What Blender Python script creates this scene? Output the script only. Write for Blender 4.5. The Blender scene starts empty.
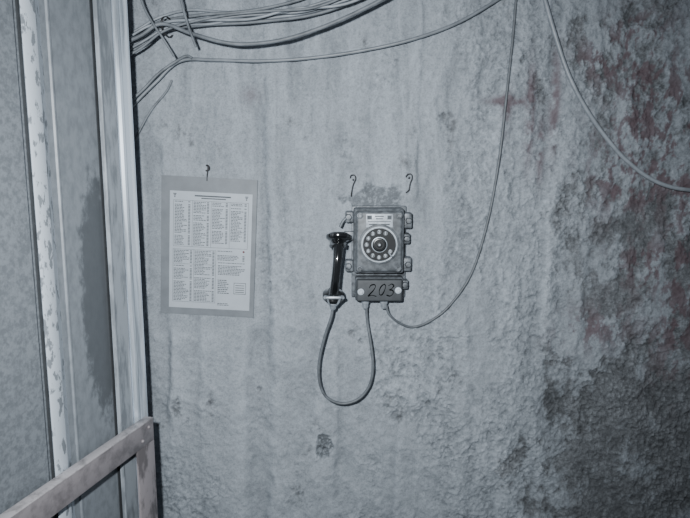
import bpy, bmesh, math, random
import numpy as np
from mathutils import Vector, Matrix
random.seed(7)
S = bpy.context.scene
COL = S.collection
PI = math.pi
# ------------------------------------------------------------------ camera
F = 600.0; CX, CY = 345.0, 259.0
DIST, ZC, PITCH = 2.1, 1.65, math.radians(8.5)
CAM = Vector((0, -DIST, ZC))
cd = bpy.data.cameras.new('camera'); cam = bpy.data.objects.new('camera', cd); COL.objects.link(cam)
cd.sensor_width = 36; cd.lens = 36 * F / 690; cd.clip_start = 0.01
cam.location = CAM; cam.rotation_euler = (PI/2 - PITCH, 0, 0)
S.camera = cam
FWD = Vector((0, math.cos(PITCH), -math.sin(PITCH))); UP = Vector((0, math.sin(PITCH), math.cos(PITCH)))
def ray(px, py): return FWD + Vector((1, 0, 0)) * ((px-CX)/F) + UP * ((CY-py)/F)
def W(px, py, y=0.0):
    d = ray(px, py); t = (y + DIST) / d.y
    return CAM + d * t
def depth(p): return (p - CAM).dot(FWD)
# ------------------------------------------------------------------ noise
def _hash(xi, yi, seed):
    h = (xi*374761393 + yi*668265263 + seed*974634777) & 0xffffffff
    h = h.astype(np.uint64)
    h = ((h ^ (h >> np.uint64(13))) * np.uint64(1274126177)) & np.uint64(0xffffffff)
    h = h ^ (h >> np.uint64(16))
    return h.astype(np.float64) / 4294967296.0 * 2*PI
def perlin(x, y, seed=0):
    x = np.asarray(x, float); y = np.asarray(y, float)
    xi = np.floor(x).astype(np.int64); yi = np.floor(y).astype(np.int64)
    xf = x-xi; yf = y-yi
    u = xf**3*(xf*(xf*6-15)+10); v = yf**3*(yf*(yf*6-15)+10)
    def g(ox, oy):
        a = _hash(xi+ox, yi+oy, seed); return np.cos(a)*(xf-ox) + np.sin(a)*(yf-oy)
    a = g(0,0)*(1-u) + g(1,0)*u; b = g(0,1)*(1-u) + g(1,1)*u
    return (a*(1-v) + b*v) * 1.4
def fbm(x, y, octv=4, seed=0, gain=.5):
    t = 0; amp = 1; c, s = math.cos(.6), math.sin(.6)
    for i in range(octv):
        t = t + amp*perlin(x, y, seed+i*17); amp *= gain
        x, y = 2*x, 2*y
        if i >= 1: x, y = c*x-s*y, s*x+c*y
    return t
def sstep(a, b, x):
    t = np.clip((x-a)/(b-a), 0, 1); return t*t*(3-2*t)
def boxw(x, z, c0, c1, soft):
    return (sstep(c0[0]-soft, c0[0], x) * (1-sstep(c1[0], c1[0]+soft, x)) *
            sstep(c1[1]-soft, c1[1], z) * (1-sstep(c0[1], c0[1]+soft, z)))
def XZ(px, py):
    p = W(px, py); return p.x, p.z
N0, N1 = XZ(158, 172), XZ(258, 322)
T0, T1 = XZ(322, 205), XZ(416, 312)
def blob(x, z, px, py, rx, rz, pw=2):
    c = XZ(px, py); k = DIST/F
    return np.exp(-(np.abs((x-c[0])/(rx*k))**pw + np.abs((z-c[1])/(rz*k))**pw))
def chips(x, z):
    """towards 1 where the pale plaster coat thins out and dark rock shows"""
    n = fbm(x*4.2, z*3.2, 9, 91, .74)
    lv = -1.15 + .95*sstep(.45, 1.0, x) + .62*sstep(.55, .90, x)*sstep(1.15, .75, z) + .10*sstep(.2,.6,x) + .25*sstep(.7,1.0,x)*sstep(1.65,1.45,z)*sstep(1.0,1.2,z)
    return sstep(-.36, .38, n + lv)
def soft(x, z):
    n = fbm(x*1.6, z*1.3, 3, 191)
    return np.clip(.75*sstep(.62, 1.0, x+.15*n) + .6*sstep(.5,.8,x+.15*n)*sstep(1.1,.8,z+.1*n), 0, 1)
FOLDS = [(268, .024, .016, 1), (292, .018, .010, -1), (246, .03, .009, -1), (166, .016, .014, 1), (148, .014, .010, -1), (318, .02, .007, 1), (338, .012, .005, -1),
         (398, .012, .006, 1), (416, .010, .006, -1), (436, .012, .006, 1), (196, .02, .007, 1), (470, .02, .006, -1), (505, .02, .006, 1), (545, .02, .008, 1), (590, .02, .007, -1)]
def folds(x, z):
    h = 0
    for i, (px, w, a, s) in enumerate(FOLDS):
        c = XZ(px, 259)[0] + .030*perlin(z*1.6, z*0+i*3.7, 301+i) + .012*perlin(z*7, z*0+i*2.3, 331+i) + .005*perlin(z*25, z*0+i*1.3, 341+i)
        fade = sstep(-.35, .25, perlin(z*1.3+i*5.1, z*0+.5, 361+i))
        t = (x-c)/w
        h = h + a*fade*np.tanh(s*t*1.6)*np.exp(-(t*.38)**2)
    return h
def fields(x, z):
    """trowel strokes: vertical smears above, curved sweeps below"""
    wx = x + .06*fbm(x*2, z*2, 2, 5); wz = z + .10*fbm(x*1.7+3, z*1.7, 2, 6)
    vert = fbm(wx*11, z*1.6, 4, 23, .58)
    arc = fbm((wx+wz*.9)*6, (wz-wx*.4)*2.2, 5, 141, .58)
    k = sstep(1.30, 1.05, z + .2*fbm(x*1.5, z*1.5, 2, 151))
    return vert*(1-k) + arc*k*.9
def grit(x, z):
    return sstep(-.1, .5, fbm(x*2.6, z*2.0, 3, 61) + .75*sstep(-.05,.5,x) - .30)
def pitshape(x, z):
    e = .30*fbm(x*30, z*30, 4, 55, .6); c = XZ(324, 447)
    return sstep(1.1, .75, np.sqrt(((x-c[0])/.036)**2 + ((z-c[1])/.052)**2) + e)
def stainshape(x, z):
    e = .45*fbm(x*16, z*16, 5, 57, .62); c = XZ(376, 197)
    return sstep(1.15, .8, np.sqrt(((x-c[0])/.098)**2 + ((z-c[1])/.040)**2) + e)
def H(x, z):
    x = np.asarray(x, float); z = np.asarray(z, float)
    wx = x + .05*fbm(x*2, z*2, 2, 5)
    h = .022*fbm(wx*1.6, z*.6, 2, 11)
    rid = 1-np.abs(fbm(wx*4.2, z*.55, 2, 41))
    h = h + .012*(rid-.7)
    h = h + folds(x, z)
    gp = grit(x, z); c = chips(x, z)
    h = h + .0048*fields(x, z)
    h = h + (.0085*fbm(x*4.3+.4*z, z*3.4, 2, 35, .5) + .0055*fbm(x*9, z*7.5, 4, 31, .54))*(1-.35*c)
    h = h + (.0014 + .0022*gp + .0012*c)*fbm(x*42, z*37, 4, 71, .72)
    # shallow scabs where the skim coat has flaked
    h = h - .0035*sstep(.24, .30, fbm(x*6.5+2, z*5.5, 7, 401, .68))*(.35+.65*gp)
    h = h - .0035*c + c*.0045*fbm(x*7+z*3, z*9-x*2, 5, 77, .6)
    w = np.maximum(boxw(x, z, N0, N1, .06), boxw(x, z, T0, T1, .05))
    h = h*(1-.78*w)
    h = h - pitshape(x, z)*(.009 + .012*fbm(x*40, z*40, 3, 56, .6))
    h = h - stainshape(x, z)*.006
    h = h - blob(x, z, 556, 425, 14, 26)*.014
    return h
def h1(x, z): return float(H(np.array([x]), np.array([z]))[0])
# ------------------------------------------------------------------ node helpers
def mat(name, col, rough=.6, metal=0., var=.25, scale=30., bump=.0, dark=None, stretch=(1,1,1), spec=.5, thr=(.35,.7), coat=0., spot=None, spotcol=None, detail=6):
    m = bpy.data.materials.new(name); m.use_nodes = True
    nt = m.node_tree; nd = nt.nodes; L = nt.links
    b = nd['Principled BSDF']
    tc = nd.new('ShaderNodeTexCoord'); mp = nd.new('ShaderNodeMapping'); mp.inputs['Scale'].default_value = stretch
    L.new(tc.outputs['Object'], mp.inputs['Vector'])
    n = nd.new('ShaderNodeTexNoise'); n.inputs['Scale'].default_value = scale; n.inputs['Detail'].default_value = detail; n.inputs['Roughness'].default_value = .62
    L.new(mp.outputs[0], n.inputs['Vector'])
    r = nd.new('ShaderNodeValToRGB'); r.color_ramp.elements[0].position = thr[0]; r.color_ramp.elements[1].position = thr[1]
    d = dark or tuple(c*(1-var) for c in col)
    r.color_ramp.elements[0].color = (*d, 1); r.color_ramp.elements[1].color = (*col, 1)
    L.new(n.outputs['Fac'], r.inputs[0]); out = r.outputs[0]
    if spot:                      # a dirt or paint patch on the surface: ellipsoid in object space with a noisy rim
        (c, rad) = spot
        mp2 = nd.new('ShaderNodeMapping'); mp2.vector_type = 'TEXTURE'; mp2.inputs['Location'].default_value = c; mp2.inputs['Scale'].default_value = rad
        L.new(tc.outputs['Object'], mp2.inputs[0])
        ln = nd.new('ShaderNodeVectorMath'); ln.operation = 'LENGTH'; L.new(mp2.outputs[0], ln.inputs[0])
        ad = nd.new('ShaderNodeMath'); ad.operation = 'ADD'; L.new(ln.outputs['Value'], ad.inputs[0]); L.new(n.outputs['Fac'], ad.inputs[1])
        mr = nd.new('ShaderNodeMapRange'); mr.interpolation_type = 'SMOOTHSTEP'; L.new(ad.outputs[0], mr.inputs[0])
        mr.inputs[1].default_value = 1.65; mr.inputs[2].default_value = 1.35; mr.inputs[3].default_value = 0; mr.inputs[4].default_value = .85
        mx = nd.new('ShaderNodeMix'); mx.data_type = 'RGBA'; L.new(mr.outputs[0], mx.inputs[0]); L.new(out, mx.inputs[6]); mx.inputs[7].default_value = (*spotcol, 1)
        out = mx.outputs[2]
    L.new(out, b.inputs['Base Color'])
    b.inputs['Roughness'].default_value = rough; b.inputs['Metallic'].default_value = metal
    b.inputs['Specular IOR Level'].default_value = spec
    b.inputs['Coat Weight'].default_value = coat
    if bump:
        bp = nd.new('ShaderNodeBump'); bp.inputs['Strength'].default_value = bump; bp.inputs['Distance'].default_value = .004
        L.new(n.outputs['Fac'], bp.inputs['Height']); L.new(bp.outputs[0], b.inputs['Normal'])
    return m
def g(v, t=1.0): return (v*(1-.105*t), v*(1-.005*t), v*(1+.10*t))   # blue-grey of value v
M = {}
M['paint'] = mat('phone_paint', g(.155), .5, 0, .5, 46, .25, thr=(.40,.60), detail=11)
M['paint_dark'] = mat('phone_dark_paint', g(.072), .6, 0, .3, 30, .08, thr=(.38,.66), detail=8)
M['plate_metal'] = mat('cast_plate', g(.20), .45, .2, .6, 44, .4, thr=(.41,.60), detail=10)
M['dial_plate'] = mat('dial_number_plate', g(.13), .5, 0, .25, 60)
M['bolt'] = mat('bolt_metal', g(.50), .4, .4, .4, 80)
M['label_plate'] = mat('nameplate', g(.54), .45, .1, .35, 70, thr=(.34,.56), detail=9)
M['black'] = mat('black_bakelite', (.008,.009,.010), .13, 0, .3, 40, 0, spec=1.0, coat=1.0)
M['dial_black'] = mat('dial_black', (.012,.014,.016), .55, 0, .3, 60, spec=.3)
M['hub'] = mat('hub_black', (.012,.014,.016), .3, 0, .3, 60, spec=.5)
M['white'] = mat('white_enamel', g(.62), .5, 0, .15, 60)
M['ink'] = mat('printing_ink', g(.11), .8, 0, .3, 90)
M['blackink'] = mat('black_marker', (.004,.005,.006), .9, 0, .2, 90, spec=.02)
M['redink'] = mat('red_ink', (.22,.09,.09), .8, 0, .2, 60)
M['paper'] = mat('paper', g(.48,1.0), .6, 0, .10, 14, .05)
M['board'] = mat('backing_board', g(.215), .55, 0, .25, 14, .08, detail=9)
M['cable'] = mat('grey_cable', g(.23), .55, 0, .5, 22, .1)
M['cable_light'] = mat('pale_cable', g(.37), .42, 0, .45, 18, .1)
M['cable_mid'] = mat('dull_cable', g(.27), .42, 0, .4, 18, .1)
M['cord'] = mat('rubber_cord', g(.17), .5, 0, .4, 40, .1)
M['wire'] = mat('rusty_wire', (.07,.069,.073), .55, .4, .5, 120)
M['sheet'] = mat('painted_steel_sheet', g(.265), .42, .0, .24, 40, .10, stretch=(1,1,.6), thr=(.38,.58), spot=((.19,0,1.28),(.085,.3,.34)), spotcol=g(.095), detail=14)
M['frame'] = mat('dusty_frame_paint', g(.36), .38, .0, .42, 30, .08, stretch=(1,1,.25), thr=(.40,.53), detail=14, spot=((.052,0,.98),(.05,.3,.34)), spotcol=g(.66))
M['sheet_rough'] = mat('stippled_sheet', g(.26), .45, .0, .32, 80, .3, thr=(.40,.60), detail=14)
M['strip'] = mat('worn_white_paint', g(.64), .5, .0, .6, 46, .15, stretch=(1,1,.5), thr=(.42,.46), detail=12)
M['galv'] = mat('galvanised_steel', g(.85), .20, .5, .5, 24, .05, stretch=(1,1,.06), thr=(.38,.5))
M['groove'] = mat('grimy_groove', g(.055), .7, 0, .3, 30)
M['rail'] = mat('dull_pinkish_paint', (.305,.28,.293), .45, 0, .42, 18, .08, thr=(.38,.56), detail=12)
M['railedge'] = mat('scuffed_edge_paint', (.52,.495,.51), .4, 0, .45, 20, .08, thr=(.40,.52), detail=11)
M['postpaint'] = mat('stained_post_paint', (.30,.275,.288), .45, 0, .6, 24, .1, stretch=(1,1,.4), thr=(.42,.54), detail=12)
M['floor'] = mat('dirty_floor', g(.16), .9, 0, .5, 8, .5)
# ------------------------------------------------------------------ mesh helpers
def fin(name, bm, m, parent=None, ang=38):
    bmesh.ops.recalc_face_normals(bm, faces=bm.faces[:])
    me = bpy.data.meshes.new(name); bm.to_mesh(me); bm.free()
    if me.polygons:
        me.polygons.foreach_set('use_smooth', [True]*len(me.polygons))
        me.set_sharp_from_angle(angle=math.radians(ang))
    for mm in (m if isinstance(m, list) else [m]): me.materials.append(mm)
    o = bpy.data.objects.new(name, me); COL.objects.link(o)
    if parent: o.parent = parent
    return o
def tag(o, label=None, cat=None, group=None, kind=None):
    if label: o['label'] = label
    if cat: o['category'] = cat
    if group: o['group'] = group
    if kind: o['kind'] = kind
    return o
def thing(name, label, cat, loc, group=None):
    o = bpy.data.objects.new(name, None); COL.objects.link(o); o.location = loc; o.empty_display_size = .05
    return tag(o, label, cat, group)
def merge(bm, t):
    me = bpy.data.meshes.new('tmp'); t.to_mesh(me); t.free(); bm.from_mesh(me); bpy.data.meshes.remove(me)
def box(bm, x0, x1, y0, y1, z0, z1, bev=0, seg=2, M4=None, taper=0):
    t = bmesh.new(); bmesh.ops.create_cube(t, size=1)
    for v in t.verts:
        f = 1-taper if v.co.y < 0 else 1
        cx, cz = (x0+x1)/2, (z0+z1)/2
        v.co = Vector((cx+v.co.x*(x1-x0)*f, (y0+y1)/2+v.co.y*(y1-y0), cz+v.co.z*(z1-z0)*f))
    if bev: bmesh.ops.bevel(t, geom=t.edges[:], offset=bev, segments=seg, affect='EDGES', profile=.5)
    if M4: bmesh.ops.transform(t, matrix=M4, verts=t.verts[:])
    merge(bm, t)
def frame_of(axis):
    a = Vector(axis).normalized(); r = Vector((0,0,1)) if abs(a.z) < .9 else Vector((1,0,0))
    x = a.cross(r).normalized(); y = a.cross(x).normalized(); return a, x, y
def lathe(bm, prof, org, axis, n=32):
    """prof: (radius, distance along axis)"""
    a, x, y = frame_of(axis); org = Vector(org); rings = []
    for r, d in prof:
        c = org + a*d
        if r <= 1e-6: rings.append([bm.verts.new(c)])
        else: rings.append([bm.verts.new(c + x*(r*math.cos(2*PI*i/n)) + y*(r*math.sin(2*PI*i/n))) for i in range(n)])
    for A, B in zip(rings[:-1], rings[1:]):
        for i in range(n):
            j = (i+1) % n
            if len(A) == 1 and len(B) == 1: continue
            if len(A) == 1: bm.faces.new((A[0], B[i], B[j]))
            elif len(B) == 1: bm.faces.new((A[i], A[j], B[0]))
            else: bm.faces.new((A[i], A[j], B[j], B[i]))
    for R in (rings[0], rings[-1]):
        if len(R) > 1: bm.faces.new(R)
def catmull(P, n=8):
    P = [Vector(p) for p in P]; out = []
    Q = [P[0]*2-P[1]] + P + [P[-1]*2-P[-2]]
    for i in range(1, len(Q)-2):
        for k in range(n):
            t = k/n; a, b, c, d = Q[i-1], Q[i], Q[i+1], Q[i+2]
            out.append(.5*((2*b)+(c-a)*t+(2*a-5*b+4*c-d)*t*t+(3*b-a-3*c+d)*t**3))
    out.append(P[-1]); return out
def sweep(bm, pts, rad, n=10, flat=None):
    pts = [Vector(p) for p in pts]; m = len(pts)
    T = [(pts[min(i+1,m-1)]-pts[max(i-1,0)]).normalized() for i in range(m)]
    _, x, y = frame_of(T[0]); rings = []
    for i in range(m):
        x = (x - T[i]*x.dot(T[i])).normalized(); y = T[i].cross(x)
        r = rad[i] if isinstance(rad, (list, tuple)) else rad
        rings.append([bm.verts.new(pts[i] + x*(r*math.cos(2*PI*k/n)) + y*(r*math.sin(2*PI*k/n))) for k in range(n)])
    for A, B in zip(rings[:-1], rings[1:]):
        for k in range(n):
            j = (k+1) % n; bm.faces.new((A[k], A[j], B[j], B[k]))
    bm.faces.new(rings[0]); bm.faces.new(rings[-1])
def curve_mesh(bm, cu, M4):
    o = bpy.data.objects.new('tmpc', cu); COL.objects.link(o)
    bpy.context.view_layer.update()
    dg = bpy.context.evaluated_depsgraph_get()
    me = bpy.data.meshes.new_from_object(o.evaluated_get(dg)); me.transform(M4)
    bm.from_mesh(me); bpy.data.meshes.remove(me); bpy.data.objects.remove(o); bpy.data.curves.remove(cu)
# ------------------------------------------------------------------ rock wall
def boxblur(a, k):
    for ax in (0, 1):
        p = np.pad(a, [(k+1, k) if i == ax else (0, 0) for i in (0, 1)], mode='edge')
        c = np.cumsum(p, axis=ax); n = a.shape[ax]
        a = (np.take(c, range(2*k+1, 2*k+1+n), axis=ax) - np.take(c, range(0, n), axis=ax))/(2*k+1)
    return a
def build_wall():
    st = .0032
    xs = np.concatenate([np.arange(-1.95, -.92, .015), np.arange(-.92, 1.32, st), np.arange(1.32, 1.90, .015)])
    zs = np.concatenate([np.arange(0, .30, .015), np.arange(.30, 2.28, st), np.arange(2.28, 2.70, .015)])
    X, Z = np.meshgrid(xs, zs); nx, nz = len(xs), len(zs)
    HH = H(X, Z); Y = -HH
    co = np.stack([X, Y, Z], -1).reshape(-1, 3)
    i = np.arange(nx*nz).reshape(nz, nx)
    q = np.stack([i[:-1,:-1], i[:-1,1:], i[1:,1:], i[1:,:-1]], -1).reshape(-1, 4)
    me = bpy.data.meshes.new('wall_back')
    me.vertices.add(len(co)); me.vertices.foreach_set('co', co.ravel())
    me.loops.add(q.size); me.loops.foreach_set('vertex_index', q.ravel().astype(np.int32))
    me.polygons.add(len(q)); me.polygons.foreach_set('loop_start', (np.arange(len(q))*4).astype(np.int32))
    me.polygons.foreach_set('use_smooth', np.ones(len(q), dtype=bool))
    me.update(calc_edges=True)
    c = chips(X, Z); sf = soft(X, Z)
    nn = fbm(X*9, Z*7, 6, 201, .68)
    ns = fbm(X*15, Z*8, 6, 209, .70)
    n3 = fbm(X*14, Z*10, 5, 207, .65)
    B = lambda *a: blob(X, Z, *a)
    big = np.clip(1.3*B(655,110,46,60)+1.2*B(632,180,42,34)+1.1*B(648,265,32,26)+1.0*B(595,330,40,22)+1.1*B(607,60,32,18)+.9*B(680,330,30,60)+.9*B(690,200,16,90)+.8*B(640,30,30,20),0,1)*sstep(-.10,.28,ns)
    marks = np.clip(1.6*B(508,101,18,4.0)+1.5*B(506,112,4,18)+1.5*B(530,115,4.5,42)+1.3*B(555,105,4.5,44)+1.1*B(541,150,4,30)+.5*B(250,95,10,8),0,1)*sstep(-.8,.15,n3)
    red = np.clip(big+marks, 0, 1)
    fine = fbm(X*60, Z*56, 4, 231, .75)
    relief_shade = (HH-boxblur(boxblur(HH,3),3))/.0014*.4 + (HH-boxblur(boxblur(HH,11),11))/.004*.6  # occlusion-like shading painted into the tone: hollows darker, high spots lighter
    relief_shade = np.clip(relief_shade, -1.4, 1.0)
    drk = .85*pitshape(X, Z)*sstep(-.3,.6,fine+.15+.5*B(324,437,14,9)) + .72*stainshape(X,Z)*sstep(-.7,.3,fine+.2) \
        + .85*B(556,415,12,28)*sstep(-.2,.3,nn) + .6*B(345,150,10,26)*sstep(-.1,.4,nn) + .5*B(455,258,16,34)*sstep(-.1,.4,nn) + .35*B(300,60,16,40)*sstep(0,.5,nn) + .4*B(470,235,30,50)*sstep(.1,.5,fine)
    gp = grit(X, Z)
    streak = fbm(X*20+.3*fbm(X*3,Z*3,2,9), Z*1.2, 3, 311, .6)
    tone = 1.0 + .06*fields(X,Z) + .05*fbm(X*3, Z*2.2, 5, 251, .55) + .07*fine + (.10+.05*gp)*relief_shade
    tone = tone - gp*.18*sstep(.15,.6,fbm(X*22, Z*18, 6, 261, .74))
    tone = tone + .24*sstep(.40,.85,fbm(X*62,Z*56,3,271,.65))*(.3+.7*gp)
    tone = tone - .30*sstep(.55,.95,fbm(X*50,Z*46,3,281,.65))*(.5+.5*gp)
    tone = tone + .08*sstep(.1,.6,fbm(X*9+.4*fbm(X*3,Z*3,2,19), Z*1.6, 4, 411, .6))
    tone = tone - .22*np.clip(B(415,150,45,95)+.9*B(560,120,40,110)+.6*B(285,130,60,110),0,1)*sstep(.0,.5,streak)
    tone = tone - .12*sstep(-.62,-.70,X+.02*fbm(X*3,Z*4,2,8))  # shade of the partition painted into the wall tone at the left
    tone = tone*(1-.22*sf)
    tone = np.clip(tone, .35, 1.45)/1.5
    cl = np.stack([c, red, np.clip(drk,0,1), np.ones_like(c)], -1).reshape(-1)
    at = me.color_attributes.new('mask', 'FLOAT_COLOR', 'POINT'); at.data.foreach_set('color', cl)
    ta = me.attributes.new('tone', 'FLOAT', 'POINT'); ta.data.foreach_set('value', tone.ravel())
    m = bpy.data.materials.new('rough_plastered_rock'); m.use_nodes = True
    nt = m.node_tree; nd = nt.nodes; L = nt.links; b = nd['Principled BSDF']
    b.inputs['Roughness'].default_value = .75; b.inputs['Specular IOR Level'].default_value = .35
    tc = nd.new('ShaderNodeTexCoord')
    def noise(scale, st=(1,1,1), det=6, ro=.6):
        mp = nd.new('ShaderNodeMapping'); mp.inputs['Scale'].default_value = st; L.new(tc.outputs['Object'], mp.inputs[0])
        n = nd.new('ShaderNodeTexNoise'); n.inputs['Scale'].default_value = scale; n.inputs['Detail'].default_value = det; n.inputs['Roughness'].default_value = ro
        L.new(mp.outputs[0], n.inputs['Vector']); return n.outputs['Fac']
    def ramp(f, p0, c0, p1, c1):
        r = nd.new('ShaderNodeValToRGB'); e = r.color_ramp.elements
        e[0].position = p0; e[1].position = p1; e[0].color = (*c0,1); e[1].color = (*c1,1); L.new(f, r.inputs[0]); return r.outputs[0]
    def mix(f, a, c, mode='MIX'):
        x = nd.new('ShaderNodeMix'); x.data_type = 'RGBA'; x.blend_type = mode
        if isinstance(f, float): x.inputs[0].default_value = f
        else: L.new(f, x.inputs[0])
        for v, i in ((a,6),(c,7)):
            if isinstance(v, tuple): x.inputs[i].default_value = (*v,1)
            else: L.new(v, x.inputs[i])
        return x.outputs[2]
    def mul(a, k):
        x = nd.new('ShaderNodeMath'); x.operation = 'MULTIPLY'; L.new(a, x.inputs[0]); x.inputs[1].default_value = k; return x.outputs[0]
    base = ramp(noise(6, (1,1,.5), 8, .65), .3, g(.32), .7, g(.36))
    base = mix(1., base, ramp(noise(170, (1,1,1), 8, .8), .34, (.66,.66,.66), .54, (1.06,1.06,1.06)), 'MULTIPLY')
    a = nd.new('ShaderNodeVertexColor'); a.layer_name = 'mask'
    sp = nd.new('ShaderNodeSeparateColor'); L.new(a.outputs[0], sp.inputs[0])
    rock = ramp(noise(95, (1,1,1), 12, .85), .40, g(.082,.7), .62, g(.29,.7))
    rock = mix(1., rock, ramp(noise(10, (1,1,1), 8, .72), .38, (.68,.67,.67), .62, (1.15,1.15,1.15)), 'MULTIPLY')
    base = mix(mul(sp.outputs[0], .90), base, rock)
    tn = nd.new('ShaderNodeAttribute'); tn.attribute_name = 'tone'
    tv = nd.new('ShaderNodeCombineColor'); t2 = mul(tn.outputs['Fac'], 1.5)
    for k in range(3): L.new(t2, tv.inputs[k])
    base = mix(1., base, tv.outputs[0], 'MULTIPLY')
    base = mix(mul(sp.outputs[1], .80), base, (.108,.072,.083))
    base = mix(mul(sp.outputs[2], .85), base, g(.05))
    L.new(base, b.inputs['Base Color'])
    bp = nd.new('ShaderNodeBump'); bp.inputs['Strength'].default_value = .9; bp.inputs['Distance'].default_value = .0035
    L.new(noise(170, (1,1,.8), 8, .75), bp.inputs['Height']); L.new(bp.outputs[0], b.inputs['Normal'])
    me.materials.append(m)
    o = bpy.data.objects.new('wall_back', me); COL.objects.link(o)
    tag(o, 'rough grey plastered rock wall with vertical ridges and dark stains', None, None, 'structure')
build_wall()
bm = bmesh.new(); box(bm, -1.95, 1.89, -3.2, .08, -.06, 0)
tag(fin('floor', bm, M['floor']), 'dark dirty ground in front of the rock wall', None, None, 'structure')
# ------------------------------------------------------------------ steel partition at the left
PHI = math.radians(15)
E = W(138.6, 259, -.20); DU = Vector((-math.sin(PHI), -math.cos(PHI), 0)); NN = Vector((math.cos(PHI), -math.sin(PHI), 0))
def SP(px, py, off=0.):
    d = ray(px, py); t = (E + NN*off - CAM).dot(NN) / d.dot(NN); p = CAM + d*t
    return (p-E).dot(DU), p.z
def U(px, off=0.): return SP(px, 259, off)[0]
part_root = thing('steel_partition', 'grey steel sheet partition with worn vertical strips at the left edge', 'partition', (E.x, E.y, 0))
part_root.rotation_euler = (0, 0, math.atan2(DU.y, DU.x))       # local x runs along the sheet
LY = Vector((0,0,1)).cross(DU); SGN = 1 if LY.dot(NN) > 0 else -1
def prism(bm, prof, z0, z1):
    a = [bm.verts.new((u, SGN*o, z0)) for u, o in prof]; b = [bm.verts.new((u, SGN*o, z1)) for u, o in prof]
    n = len(prof)
    for i in range(n):
        j = (i+1) % n; bm.faces.new((a[i], a[j], b[j], b[i]))
    bm.faces.new(a); bm.faces.new(b)
ZT = 2.62
bm = bmesh.new(); prism(bm, [(U(118), 0), (U(66), 0), (U(65), .004), (U(63.5), .004), (U(62.5), 0), (U(50), 0), (U(50), -.012), (U(118), -.012)], 0, ZT)
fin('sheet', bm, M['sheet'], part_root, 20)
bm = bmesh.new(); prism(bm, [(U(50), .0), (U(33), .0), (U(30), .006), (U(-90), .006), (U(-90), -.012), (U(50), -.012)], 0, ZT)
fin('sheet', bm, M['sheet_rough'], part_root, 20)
o = .018; bm = bmesh.new(); prism(bm, [(U(57), 0), (U(54.5,o), o-.003), (U(53,o), o), (U(41.5,o), o), (U(40,o), o-.003), (U(38), 0)], 0, ZT)
fin('cover_strip', bm, M['strip'], part_root)
bm = bmesh.new(); prism(bm, [(U(36.5), .001), (U(36.5), .007), (U(34.5), .007), (U(34.5), .001)], 0, ZT)
fin('seam_edge', bm, M['groove'], part_root)
# frame: grimy groove, dusty face, dark step, bright folded edge post
bm = bmesh.new(); prism(bm, [(U(108), .0), (U(108), .003), (U(104.5), .003), (U(104.5), .0)], 0, ZT)
fin('groove', bm, M['groove'], part_root)
o = .016; bm = bmesh.new(); prism(bm, [(U(125.5), 0), (U(125.5,o), o-.004), (U(124.5,o), o), (U(112.5,o), o), (U(111.8,o), o+.003), (U(110.6,o), o+.003), (U(110,o), o), (U(109,o), o-.004), (U(108.5), 0)], 0, ZT)
fin('frame_face', bm, M['frame'], part_root, 20)
bm = bmesh.new(); prism(bm, [(U(128), .0), (U(128), .008), (U(125), .008), (U(125), .0)], 0, ZT)
fin('groove', bm, M['groove'], part_root)
ua, ub = U(127.5, .012), 0.004; L_ = lambda t: ua+(ub-ua)*t
prof = [(ua+.001, -.03), (ua, .008), (L_(.08), .015), (L_(.22), .017), (L_(.30), .011), (L_(.36), .010), (L_(.62), .013), (L_(.70), .018), (L_(.80), .018), (L_(.90), .013), (ub, .004), (ub-.001, -.03)]
bm = bmesh.new(); prism(bm, prof, 0, ZT); fin('edge_post', bm, M['galv'], part_root, 16)
# ------------------------------------------------------------------ rail in front of the partition
OFF = .055
rail_root = thing('guard_rail', 'dull pinkish-grey painted steel rail and post in front of the partition', 'rail', (E.x, E.y, 0))
rail_root.rotation_euler = part_root.rotation_euler
uR, zR = SP(153, 417, OFF); _, zB = SP(153, 440, OFF); uP, _ = SP(139, 470, OFF)
hgt = zR - zB
def bx(bm, u0, u1, o0, o1, z0, z1, bev=.0008):
    box(bm, min(u0,u1), max(u0,u1), min(SGN*o0,SGN*o1), max(SGN*o0,SGN*o1), z0, z1, bev, 2)
bm = bmesh.new()
bx(bm, uR, 1.0, OFF-.008, OFF, zR-hgt, zR-.0045)
bx(bm, uP+.002, 1.0, OFF-.045, OFF-.0085, zR-hgt, zR-hgt+.004)
fin('rail', bm, M['rail'], rail_root)
bm = bmesh.new(); bx(bm, uR, 1.0, OFF-.030, OFF+.001, zR-.004, zR, .001)
fin('top_flange', bm, M['railedge'], rail_root)
bm = bmesh.new(); bx(bm, uR, uP, OFF-.008, OFF, 0, zR-hgt-.001); bx(bm, uR, uR+.005, OFF-.05, OFF-.0085, 0, zR-hgt-.001)
fin('post', bm, M['postpaint'], rail_root)
for du, dz in ((.3,.3),(.7,.72)):
    bm = bmesh.new(); lathe(bm, [(.006,0),(.006,.003),(.004,.006),(0,.0065)], (uR+(uP-uR)*du, SGN*(OFF-.001), zR-hgt*dz), (0,SGN,0), 14)
    fin('bolt', bm, M['rail'], rail_root)
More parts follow.
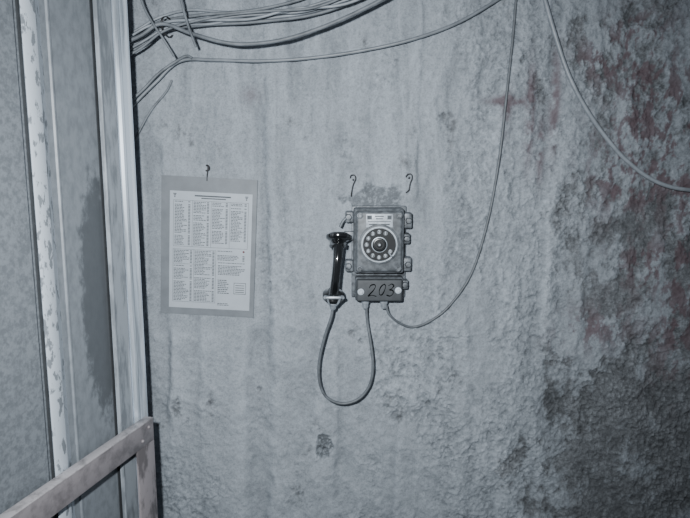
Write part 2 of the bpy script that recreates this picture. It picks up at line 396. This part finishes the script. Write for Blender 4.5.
# ------------------------------------------------------------------ notice
c4 = [W(160,175,-.02), W(257,180,-.02), W(253,319,-.02), W(160,313,-.02)]
nw = ((c4[1]-c4[0]).length + (c4[2]-c4[3]).length)/2; nh = ((c4[3]-c4[0]).length + (c4[2]-c4[1]).length)/2
nc = (c4[0]+c4[1]+c4[2]+c4[3])/4
gx, gz = np.meshgrid(np.linspace(nc.x-nw/2, nc.x+nw/2, 30), np.linspace(nc.z-nh/2, nc.z+nh/2, 40))
hn = float(np.percentile(H(gx, gz), 97))
notice = thing('notice', 'printed paper list mounted on a grey backing board hung on the wall', 'notice', (nc.x, -hn, nc.z))
notice.rotation_euler = (0, math.radians(3.0), 0)
def sheet_bm(x0, x1, z0, z1, y, th, wav, seed):
    bm = bmesh.new(); nx, nz = 16, 22; V = {}
    for i in range(nx+1):
        for j in range(nz+1):
            x = x0+(x1-x0)*i/nx; z = z0+(z1-z0)*j/nz
            d = wav*math.sin(x*11+seed)*math.cos(z*7+seed)
            V[i,j,0] = bm.verts.new((x, y+d-th, z)); V[i,j,1] = bm.verts.new((x, y+d, z))
    for i in range(nx):
        for j in range(nz):
            bm.faces.new((V[i,j,0],V[i+1,j,0],V[i+1,j+1,0],V[i,j+1,0])); bm.faces.new((V[i,j,1],V[i,j+1,1],V[i+1,j+1,1],V[i+1,j,1]))
    for i in range(nx):
        for j in (0,nz): bm.faces.new((V[i,j,0],V[i,j,1],V[i+1,j,1],V[i+1,j,0]))
    for j in range(nz):
        for i in (0,nx): bm.faces.new((V[i,j,0],V[i,j+1,0],V[i,j+1,1],V[i,j,1]))
    return bm
fin('backing_board', sheet_bm(-nw/2, nw/2, -nh/2, nh/2, 0, .004, .0, 1), M['board'], notice)
kx = nw/97; kz = nh/139
PX0, PX1, PZ1, PZ0 = -nw/2+9*kx, nw/2-4.5*kx, nh/2-14.5*kz, -nh/2+7*kz
paper = fin('paper_sheet', sheet_bm(PX0, PX1, PZ0, PZ1, -.0052, .0008, .0, 2), M['paper'], notice)
pw, ph = PX1-PX0, PZ1-PZ0; YP = -.0064
def pr(bm, fx0, fx1, fy0, fy1):
    x0, x1 = PX0+pw*fx0, PX0+pw*fx1; z1, z0 = PZ1-ph*fy0, PZ1-ph*fy1
    bm.faces.new([bm.verts.new((x, YP, z)) for x, z in ((x0,z0),(x1,z0),(x1,z1),(x0,z1))])
bt = bmesh.new()
pr(bt, .30, .74, .028, .040); pr(bt, .38, .68, .049, .058)
def textcol(fx0, fx1, fy0, fy1, step, num=True, lo=.5, hi=.72):
    y = fy0
    while y < fy1:
        if random.random() > .06:
            x = fx0; end = fx0 + (fx1-fx0)*random.uniform(lo,hi)
            while x < end:
                w = random.uniform(.012,.035); pr(bt, x, min(x+w, end+.01), y, y+step*.50); x += w+.006
            if num: pr(bt, fx1-.032, fx1-.006, y, y+step*.55)
        y += step
for k in range(4): textcol(.06+.228*k, .06+.228*k+.195, .085, (.455,.455,.43,.41)[k], .0125, True, .4, .78)
textcol(.055, .285, .50, .60, .0125, True, .4, .8); textcol(.055, .285, .63, .935, .0125, True, .4, .82)
textcol(.31, .56, .50, .70, .0125, True, .4, .82); textcol(.31, .56, .73, .935, .0125, True, .5, .82); textcol(.59, .93, .49, .57, .0125, True, .5, .8)
textcol(.60, .95, .59, .70, .0125, False, .6, 1); textcol(.60, .78, .74, .86, .016, False, .4, .8)
textcol(.60, .80, .945, .965, .013, False)
fin('printed_text', bt, M['ink'], paper)
bt = bmesh.new(); t = .0035; YP -= .0002
for fx in (.045,.275,.503,.731,.955): pr(bt, fx-t/2, fx+t/2, .075, .465)
for fy in (.075,.465): pr(bt, .045, .955, fy, fy+.0025)
for fy in (.49,.615,.945): pr(bt, .045, .57, fy, fy+.0025)
for fx in (.045,.30,.57): pr(bt, fx-t/2, fx+t/2, .49, .945)
fin('table_lines', bt, M['ink'], paper)
YP -= .0002
for dx in (0, .87):
    bt = bmesh.new()
    for a in ((.040,.080,.020,.027),(.046,.074,.031,.038),(.053,.067,.042,.054)): pr(bt, a[0]+dx, a[1]+dx, a[2], a[3])
    fin('printed_emblem', bt, M['ink'], paper)
bt = bmesh.new(); YP -= .0002
for fx in (.80,.945): pr(bt, fx, fx+.006, .76, .86)
for fy in (.76,.855): pr(bt, .80, .951, fy, fy+.005)
for fy in (.78,.80,.82,.838): pr(bt, .82, .93, fy, fy+.007)
fin('stamp', bt, M['cord'], paper)
bt = bmesh.new(); lathe(bt, [(.0035,0),(.0035,.002),(.002,.004),(0,.0042)], (PX0+pw*.91, -.0058, PZ1-ph*.49), (0,-1,0), 14)
tag(fin('pin', bt, M['redink'], notice), 'small dark red pin')
# bent nail hook above the notice
p = W(208, 168); hy = h1(p.x, p.z)
nail = thing('nail', 'small bent nail hook holding up the paper notice', 'nail', (p.x, -hy, p.z))
bm = bmesh.new(); sweep(bm, catmull([(-.004,.02,.006),(-.004,-.010,.008),(.002,-.022,.010),(.008,-.026,.004),(.006,-.026,-.006),(-.004,-.026,-.009)], 5), .0024, 8)
fin('shank', bm, M['wire'], nail)
bm = bmesh.new(); yy = -(hn-hy)-.008
sweep(bm, catmull([(.003,-.022,.006),(.002,-.022,-.010),(-.001,(yy-.022)/2,-.026),(-.002,yy,-.044)], 6), .0016, 8)
fin('wire_loop', bm, M['wire'], nail)
# ------------------------------------------------------------------ telephone
FD = .115
pf = W(380, 255, -FD-.02); K = depth(pf)/F
gx, gz = np.meshgrid(np.linspace(pf.x-.1, pf.x+.12, 24), np.linspace(pf.z-.17, pf.z+.17, 34))
hp = float(np.percentile(H(gx, gz), 96))
phone = thing('wall_telephone', 'grey industrial rotary dial wall telephone numbered 203', 'telephone', (pf.x, -hp, pf.z))
lx = lambda px: (px-380)*K
lz = lambda py: (255-py)*K
def pbox(bm, px0, px1, py0, py1, y0, y1, bev=.004, seg=3, taper=0): box(bm, lx(px0), lx(px1), min(y0,y1), max(y0,y1), lz(py1), lz(py0), bev, seg, None, taper)
bm = bmesh.new()
pbox(bm, 352, 409, 208, 305, 0, -.022, .003)
fin('back_plate', bm, M['plate_metal'], phone)
for a in ((345.3,354,213,225),(345.3,354,264,276.5),(404,414.5,214.5,231),(404,412.8,236,247),(404,414.5,261,276),(404,411.5,285,295)):
    bm = bmesh.new(); pbox(bm, *a, -.006, -.050, .006, 4)
    cx = a[0]+3.4 if a[0] < 380 else a[1]-3.8
    lathe(bm, [(.0118,0),(.0118,.008),(.009,.013),(0,.014)], (lx(cx), -.048, lz((a[2]+a[3])/2)), (0,-1,0), 6)
    fin('mounting_lug', bm, M['plate_metal'], phone)
bm = bmesh.new(); pbox(bm, 353.5, 405.5, 209, 276.5, -.02, -.088, .010, 4, .015)
fin('housing', bm, M['paint'], phone)
bm = bmesh.new(); pbox(bm, 355.5, 403.5, 211, 274.5, -.085, -.106, .007, 4, .05)
cover = fin('front_cover', bm, M['paint'], phone)
bm = bmesh.new()
lathe(bm, [(20.4*K,0),(20.4*K,.006),(19.4*K,.008)], (lx(379.5), -.105, lz(245)), (0,-1,0), 56)
fin('dial_seat', bm, M['paint'], cover)
for a in ((360,270.3),(399.3,270.3),(360,216.2),(399.6,216.2)):
    bm = bmesh.new(); c = (lx(a[0]), -.104, lz(a[1]))
    lathe(bm, [(3.3*K,0),(3.3*K,.003),(2.8*K,.0045)], c, (0,-1,0), 20)
    lathe(bm, [(2.2*K,.004),(2.2*K,.012),(1.9*K,.0135)], c, (0,-1,0), 6)
    fin('bolt', bm, M['plate_metal'], phone)
bm = bmesh.new(); pbox(bm, 366, 393, 214.5, 228, -.104, -.1085, .001, 2)
plate = fin('nameplate', bm, M['label_plate'], phone)
bm = bmesh.new()
for a in ((367.2,372,216,220),(387.5,391.8,216,220),(368,391,221.8,222.5),(369,377,224.4,225.6),(381,390,224.4,225.6),(375,384,216.4,217.4),(376,383,218.8,219.8)): pbox(bm, *a, -.1082, -.1090, 0)
fin('nameplate_marks', bm, M['ink'], plate)
# dial
DC = Vector((lx(379.5), -.112, lz(245))); R = 18.4*K
bm = bmesh.new(); lathe(bm, [(R,-.004),(R,.006),(R*.98,.009),(R*.93,.009),(R*.915,.006),(R*.5,.006),(0,.006)], DC, (0,-1,0), 64)
dial = fin('dial', bm, M['label_plate'], phone)
bm = bmesh.new(); lathe(bm, [(R*.905,.0055),(R*.905,.0068),(R*.3,.0068),(0,.0068)], DC, (0,-1,0), 64); fin('number_disc', bm, M['dial_plate'], dial)
bm = bmesh.new()
for k, ch in enumerate('1234567890'):
    a = math.radians(62 + k*29.5)
    cu = bpy.data.curves.new('t', 'FONT'); cu.body = ch; cu.size = .0150; cu.align_x = 'CENTER'; cu.align_y = 'CENTER'; cu.extrude = .0003; cu.offset = .0003
    curve_mesh(bm, cu, Matrix.Translation(DC+Vector((R*.70*math.cos(a), -.0074, R*.70*math.sin(a)))) @ Matrix.Rotation(PI/2, 4, 'X'))
fin('numerals', bm, M['white'], dial)
cu = bpy.data.curves.new('w', 'CURVE'); cu.dimensions = '2D'; cu.fill_mode = 'BOTH'; cu.extrude = .0012
def circ(cx, cy, r, n):
    s = cu.splines.new('POLY'); s.points.add(n-1); s.use_cyclic_u = True
    for i in range(n): s.points[i].co = (cx+r*math.cos(2*PI*i/n), cy+r*math.sin(2*PI*i/n), 0, 1)
circ(0, 0, R*.89, 64)
for k in range(10):
    a = math.radians(62 + k*29.5); circ(R*.70*math.cos(a), R*.70*math.sin(a), R*.125, 24)
bm = bmesh.new(); curve_mesh(bm, cu, Matrix.Translation(DC+Vector((0,-.0095,0))) @ Matrix.Rotation(PI/2, 4, 'X'))
fin('finger_wheel', bm, M['dial_black'], dial)
bm = bmesh.new(); lathe(bm, [(R*.43,.007),(R*.43,.0125),(R*.415,.0130),(R*.385,.0130)], DC, (0,-1,0), 48); fin('wheel_ring', bm, M['bolt'], dial)
bm = bmesh.new(); lathe(bm, [(R*.385,.011),(R*.385,.0135),(R*.33,.0150),(R*.27,.0150),(R*.25,.0135),(R*.16,.0135),(R*.14,.0155),(0,.0160)], DC, (0,-1,0), 40); fin('hub_cap', bm, M['hub'], dial)
bm = bmesh.new(); lathe(bm, [(R*.055,.0155),(R*.05,.0175),(0,.018)], DC, (0,-1,0), 16); fin('hub_screw', bm, M['white'], dial)
bm = bmesh.new()
sweep(bm, catmull([DC+Vector((R*.98*math.cos(-.75),-.008,R*.98*math.sin(-.75))), DC+Vector((R*.9*math.cos(-.75),-.015,R*.9*math.sin(-.75))), DC+Vector((R*.62*math.cos(-.68),-.015,R*.62*math.sin(-.68)))],5), .0024, 8)
fin('finger_stop', bm, M['bolt'], dial)
# terminal box with painted number
DY = 1.6
bm = bmesh.new(); pbox(bm, 355.5, 405.5, 279.5+DY, 305+DY, -.018, -.070, .007, 4, .01)
tb = fin('terminal_box', bm, M['paint'], phone)
bm = bmesh.new(); pbox(bm, 356.5, 404.5, 280.5+DY, 304+DY, -.068, -.090, .006, 4, .03)
tag(fin('terminal_cover', bm, M['paint_dark'], phone), 'dark cover with hand-painted 203')
for px, py in ((361.3,293.5),(399.8,292)):
    bm = bmesh.new(); c = (lx(px), -.089, lz(py+DY))
    lathe(bm, [(3.4*K,0),(3.4*K,.003),(2.8*K,.005)], c, (0,-1,0), 20); lathe(bm, [(2*K,.0045),(2*K,.010),(1.7*K,.0115)], c, (0,-1,0), 6)
    fin('screw', bm, M['white'], phone)
def stroke(bm, pts, w, dx=0):
    """a flat painted brush stroke lying on the cover"""
    P = catmull([(lx(381.5+(x+dx-381.5)*1.0), -.0903, lz(292+(y-292)*.92+DY)) for x, y in pts], 7); L = []; n = len(P)
    for i in range(n):
        T = (P[min(i+1,n-1)]-P[max(i-1,0)]).normalized(); N = Vector((-T.z, 0, T.x)); r = w*(.8+.3*math.sin(i*.3+dx*3))
        L.append((bm.verts.new(P[i]+N*r), bm.verts.new(P[i]-N*r), bm.verts.new(P[i]+N*r+Vector((0,.0006,0))), bm.verts.new(P[i]-N*r+Vector((0,.0006,0)))))
    for A, B in zip(L[:-1], L[1:]):
        bm.faces.new((A[0],B[0],B[1],A[1])); bm.faces.new((A[2],A[3],B[3],B[2])); bm.faces.new((A[0],A[2],B[2],B[0])); bm.faces.new((A[1],B[1],B[3],A[3]))
bm = bmesh.new()
stroke(bm, [(370.4,289.6),(372.2,286.4),(375.6,285.4),(377.0,287.8),(374.4,292.6),(369.6,298.4),(373.0,297.6),(378.0,298.8)], .0021, -.6)
stroke(bm, [(385.8,284.6),(382.6,287.4),(380.6,292.2),(381.0,296.8),(383.6,296.6),(386.0,291.6),(387.0,286.6),(385.0,284.8)], .0020, -.2)
stroke(bm, [(388.2,286.8),(391.6,284.8),(393.8,286.8),(391.6,290.0),(389.4,291.4),(392.7,292),(393.2,295.4),(390.2,298.4),(386.4,297.4)], .0021, 1.4)
fin('painted_number', bm, M['blackink'], phone)
for px in (366.5, 386):
    bm = bmesh.new(); c = (lx(px), -.05, lz(304.5+DY))
    lathe(bm, [(4.2*K,0),(4.2*K,.012),(3.4*K,.014),(3.4*K,.024),(2.4*K,.031)], c, (0,0,-1), 8)
    fin('cable_gland', bm, M['bolt'], phone)
# handset cradle: an arm reaching out of the housing and a fork under the earpiece
bm = bmesh.new()
for s in (-1, 1):
    sweep(bm, catmull([(lx(352), -.045, lz(238)), (lx(345), -.055, lz(240)), (lx(338)+s*.023, -.062, lz(247)), (lx(338)+s*.023, -.10, lz(248)), (lx(338)+s*.023, -.118, lz(244))], 6), .0046, 10)
box(bm, lx(344), lx(354), -.05, -.03, lz(243), lz(234), .002)
fin('hook', bm, M['plate_metal'], phone)
bm = bmesh.new()
sweep(bm, catmull([(lx(353), -.04, lz(219)), (lx(348), -.05, lz(219)), (lx(343), -.055, lz(223)), (lx(340), -.06, lz(229))], 6), .005, 10)
fin('switch_lever', bm, M['plate_metal'], phone)
# ------------------------------------------------------------------ handset
hs0 = W(337, 270, -.105); KH = depth(hs0)/F
hs = thing('telephone_handset', 'black glossy handset hanging on the left side of the telephone', 'handset', hs0)
hx = lambda px: (px-337)*KH
hz = lambda py: (270-py)*KH
bm = bmesh.new()
P = catmull([(hx(338.3), .010, hz(243)), (hx(338.3), -.012, hz(248)), (hx(337.6), -.026, hz(258)), (hx(336.4), -.028, hz(270)), (hx(335), -.024, hz(283)), (hx(333.8), -.008, hz(294)), (hx(333.6), .010, hz(298))], 8)
m = len(P); sweep(bm, P, [.0140 + .0075*abs(2*i/(m-1)-1)**2 for i in range(m)], 24)
fin('handle', bm, M['black'], hs)
bm = bmesh.new(); lathe(bm, [(.0,-.010),(.016,-.008),(.020,.002),(.027,.013),(.033,.015),(.041,.022),(.042,.024),(.042,.033),(.039,.035),(.034,.035),(.032,.039),(.020,.039),(0,.037)], (hx(338.4), .004, hz(245)), (0,.30,.95), 40)
fin('earpiece', bm, M['black'], hs, 28)
bm = bmesh.new(); lathe(bm, [(.0,-.004),(.018,-.002),(.022,.006),(.032,.015),(.037,.019),(.037,.029),(.030,.033),(0,.031)], (hx(333.6), .004, hz(291)), (-.06,.50,-.86), 40)
fin('mouthpiece', bm, M['black'], hs, 28)
bm = bmesh.new(); lathe(bm, [(.012,0),(.0165,.004),(.0165,.016),(.012,.020),(.010,.032),(.006,.036)], (hx(333), .010, hz(301)), (-.03,.05,-1), 20)
tag(fin('cord_collar', bm, M['bolt'], hs), 'pale metal collar where the cord enters')
bm = bmesh.new(); box(bm, hx(326), hx(341.5), -.030, -.008, hz(298), hz(295.4), .002)
lathe(bm, [(.0065,0),(.0065,.012),(.004,.015)], (hx(342), -.014, hz(296.6)), (.3,-1,0), 6); lathe(bm, [(.0065,0),(.0065,.012),(.004,.015)], (hx(326), -.014, hz(296.6)), (-.3,-1,0), 6)
for s in (-1,1): sweep(bm, [(hx(334)+s*.022, -.020, hz(297)), (hx(333.4)+s*.016, -.012, hz(303)), (hx(333.2)+s*.010, -.004, hz(306))], .0035, 8)
fin('collar_clamp', bm, M['bolt'], hs)
# cord between handset and telephone
def pxpath(pts, n=8):
    return [W(p.x, p.y, p.z) for p in catmull([Vector(q) for q in pts], n)]
GY = -hp-.05
bm = bmesh.new()
sweep(bm, pxpath([(332.6,309,-.092),(331,318,-.09),(325,336,-.085),(319.8,358,-.08),(319,378,-.078),(324,394,-.075),(335,402,-.073),(348,403,-.072),(361,397,-.07),(370,384,-.07),(373,366,-.07),(371,345,(GY-.07)/2),(368,326,GY),(366.7,314,GY),(366.7,305,GY)]), .0050, 12)
tag(fin('handset_cord', bm, M['cord']), 'grey cord looping below the telephone from handset to gland', 'cord')
# ------------------------------------------------------------------ wire hooks above telephone
def wire_hook(label, px, py, pts):
    p = W(px, py); hy = h1(p.x, p.z)
    t = thing('wire_hook', label, 'hook', (p.x, -hy, p.z), 'hooks above the telephone')
    bm = bmesh.new(); sweep(bm, catmull([(0,.03,0),(0,-.012,0),(0,-.024,.003)], 5), .0025, 8); fin('peg', bm, M['wire'], t)
    bm = bmesh.new(); sweep(bm, catmull([Vector((x*K, y, z*K)) for x, y, z in pts], 7), .0018, 8); fin('bent_wire', bm, M['wire'], t)
wire_hook('bent wire hook on the wall above the handset side of the telephone', 353, 180, [(-3,-.010,2),(-2,-.022,5),(1.5,-.024,5),(2.5,-.022,1),(0,-.020,-5),(-1.5,-.018,-12),(-2,-.014,-17)])
wire_hook('bent wire hook on the wall above the right upper corner of the telephone', 408, 178, [(-3,-.010,1),(-1.5,-.022,4),(2,-.024,4),(3,-.022,0),(1,-.020,-6),(0,-.018,-12),(-3,-.014,-15)])
# ------------------------------------------------------------------ cables
def wallcable(name, pts, r, m, label, group=None, gap=.004, n=10, ends=None):
    P = catmull([Vector((a[0], a[1], a[2] if len(a) > 2 else gap)) for a in pts], n)
    q0 = [W(p.x, p.y, 0) for p in P]
    hh = H(np.array([q.x for q in q0]), np.array([q.z for q in q0]))
    q1 = [W(p.x, p.y, -h-p.z-r) for p, h in zip(P, hh)]
    hh = H(np.array([q.x for q in q1]), np.array([q.z for q in q1]))
    ys = np.array([-h-p.z-r for p, h in zip(P, hh)]); k = 5
    pad = np.pad(ys, k, mode='edge')
    mn = np.array([pad[i:i+2*k+1].min() for i in range(len(ys))])
    pad = np.pad(mn, k, mode='edge'); sm = np.array([pad[i:i+2*k+1].mean() for i in range(len(ys))])
    if ends is not None:                      # blend the last stretch to the depth of the gland
        for i in range(len(sm)):
            t = min(1, max(0, (i-(len(sm)-34))/26)); t = t*t*(3-2*t); sm[i] = sm[i]*(1-t)+ends*t
    Q = [W(p.x, p.y, y) for p, y in zip(P, sm)]
    bm = bmesh.new(); sweep(bm, Q, r, 10)
    return tag(fin(name, bm, m), label, 'cable', group)
G = 'cables in the sagging bundle'
BL = 'thin grey cable in the sagging bundle along the top left of the wall'
for i, (pts, r, mm) in enumerate([
    ([(40,80),(131,33),(158,18),(190,10),(235,12),(290,2),(340,-26)], .0045, 'cable_light'),
    ([(40,78),(131,38),(160,22),(200,15),(255,10),(310,-4),(360,-30)], .0050, 'cable'),
    ([(40,90),(131,46),(163,27),(208,22),(262,19),(325,8),(385,-18)], .0048, 'cable_light'),
    ([(40,86),(131,43),(162,25),(205,19),(262,15),(318,4),(375,-22)], .0052, 'cable_mid'),
    ([(40,96),(131,51),(165,31),(205,25),(255,22),(320,13),(392,-14)], .0050, 'cable'),
    ([(40,100),(131,36),(161,24),(210,24),(258,13),(300,12),(352,-2),(372,-12)], .0042, 'cable_light'),
    ([(40,92),(131,48),(164,29),(195,22),(240,16),(285,12),(335,-2),(370,-20)], .0042, 'cable_mid'),
    ([(40,88),(131,41),(163,23),(198,20),(250,19),(292,9),(345,4),(398,-20)], .0046, 'cable_light'),
    ([(40,98),(131,54),(166,30),(215,17),(268,11),(312,8),(350,-6),(380,-24)], .0040, 'cable')]):
    wallcable('cable', pts, r, M[mm], BL, G, .004+.0120*i)
wallcable('cable', [(40,70),(131,40),(160,24),(190,33),(222,42),(250,44),(290,38),(340,20),(392,-6),(420,-25)], .0060, M['cable'], 'grey cable hanging lowest beneath the bundle at the top of the wall', None, .115)
wallcable('cable', [(60,190),(110,130),(132,106),(156,82),(180,61),(215,60),(260,61),(310,58),(360,51),(410,40),(455,24),(497,0),(522,-18)], .0054, M['cable_mid'], 'long dull cable sagging below the bundle across the upper wall', None, .022)
wallcable('cable', [(60,150),(131,100),(158,74),(178,60),(187,56),(192,58)], .0045, M['cable'], 'short grey cable running up from the partition to the tie', None, .045)
wallcable('cable', [(80,250),(118,178),(134,142),(150,112),(166,92),(172,80)], .0036, M['cable'], 'thin dark cable bending down beside the partition edge', None, .004)
wallcable('cable', [(172,-40),(181,0),(188,25),(196,47)], .0040, M['cable'], 'thin dark cable crossing the bundle steeply from the top edge', None, .136)
wallcable('cable', [(134,-30),(142,2),(152,22),(164,40),(174,56)], .0036, M['cable'], 'thin grey cable dropping from the top edge beside the partition to the tie', None, .136)
wallcable('cable', [(520,-50),(516,0),(512,45),(506,100),(499,160),(488,220),(472,272),(450,305),(430,321),(412,327),(398,322),(389,314),(386.2,305)], .0044, M['cord'], 'dark cable hanging in a long curve down to the telephone gland', None, .005, 10, GY)
wallcable('cable', [(535,-40),(545,0),(556,38),(570,78),(592,118),(622,156),(655,181),(690,190),(740,190)], .0072, M['cable_light'], 'thick pale cable curving down to the right edge of the wall', None, .020)
# binding wire round the bundle
p = W(163, 25, -.09)
hb = h1(p.x, p.z); bm = bmesh.new()
cy = -hb-.060
for k in range(2):
    pts = [(p.x+.004*k+.004*math.cos(a), cy+.068*math.sin(a), p.z+.028*math.cos(a)+.004) for a in np.linspace(0, 2*PI, 26)]
    sweep(bm, pts, .0016, 8)
tag(fin('binding_wire', bm, M['wire']), 'dark wire twisted around the cable bundle beside the partition', 'wire')
# ------------------------------------------------------------------ light
w = bpy.data.worlds.new('world'); S.world = w; w.use_nodes = True
w.node_tree.nodes['Background'].inputs[0].default_value = (.64,.72,.84,1); w.node_tree.nodes['Background'].inputs[1].default_value = .13
ld = bpy.data.lights.new('flash', 'SPOT'); ld.energy = 252; ld.color = (.94,.975,1); ld.shadow_soft_size = .03; ld.spot_size = math.radians(100); ld.spot_blend = 1.0
lo = bpy.data.objects.new('flash', ld); COL.objects.link(lo)
lo.location = CAM + Vector((-.17, .02, .15)); lo.rotation_euler = (PI/2 - PITCH - .07, 0, math.radians(-1))
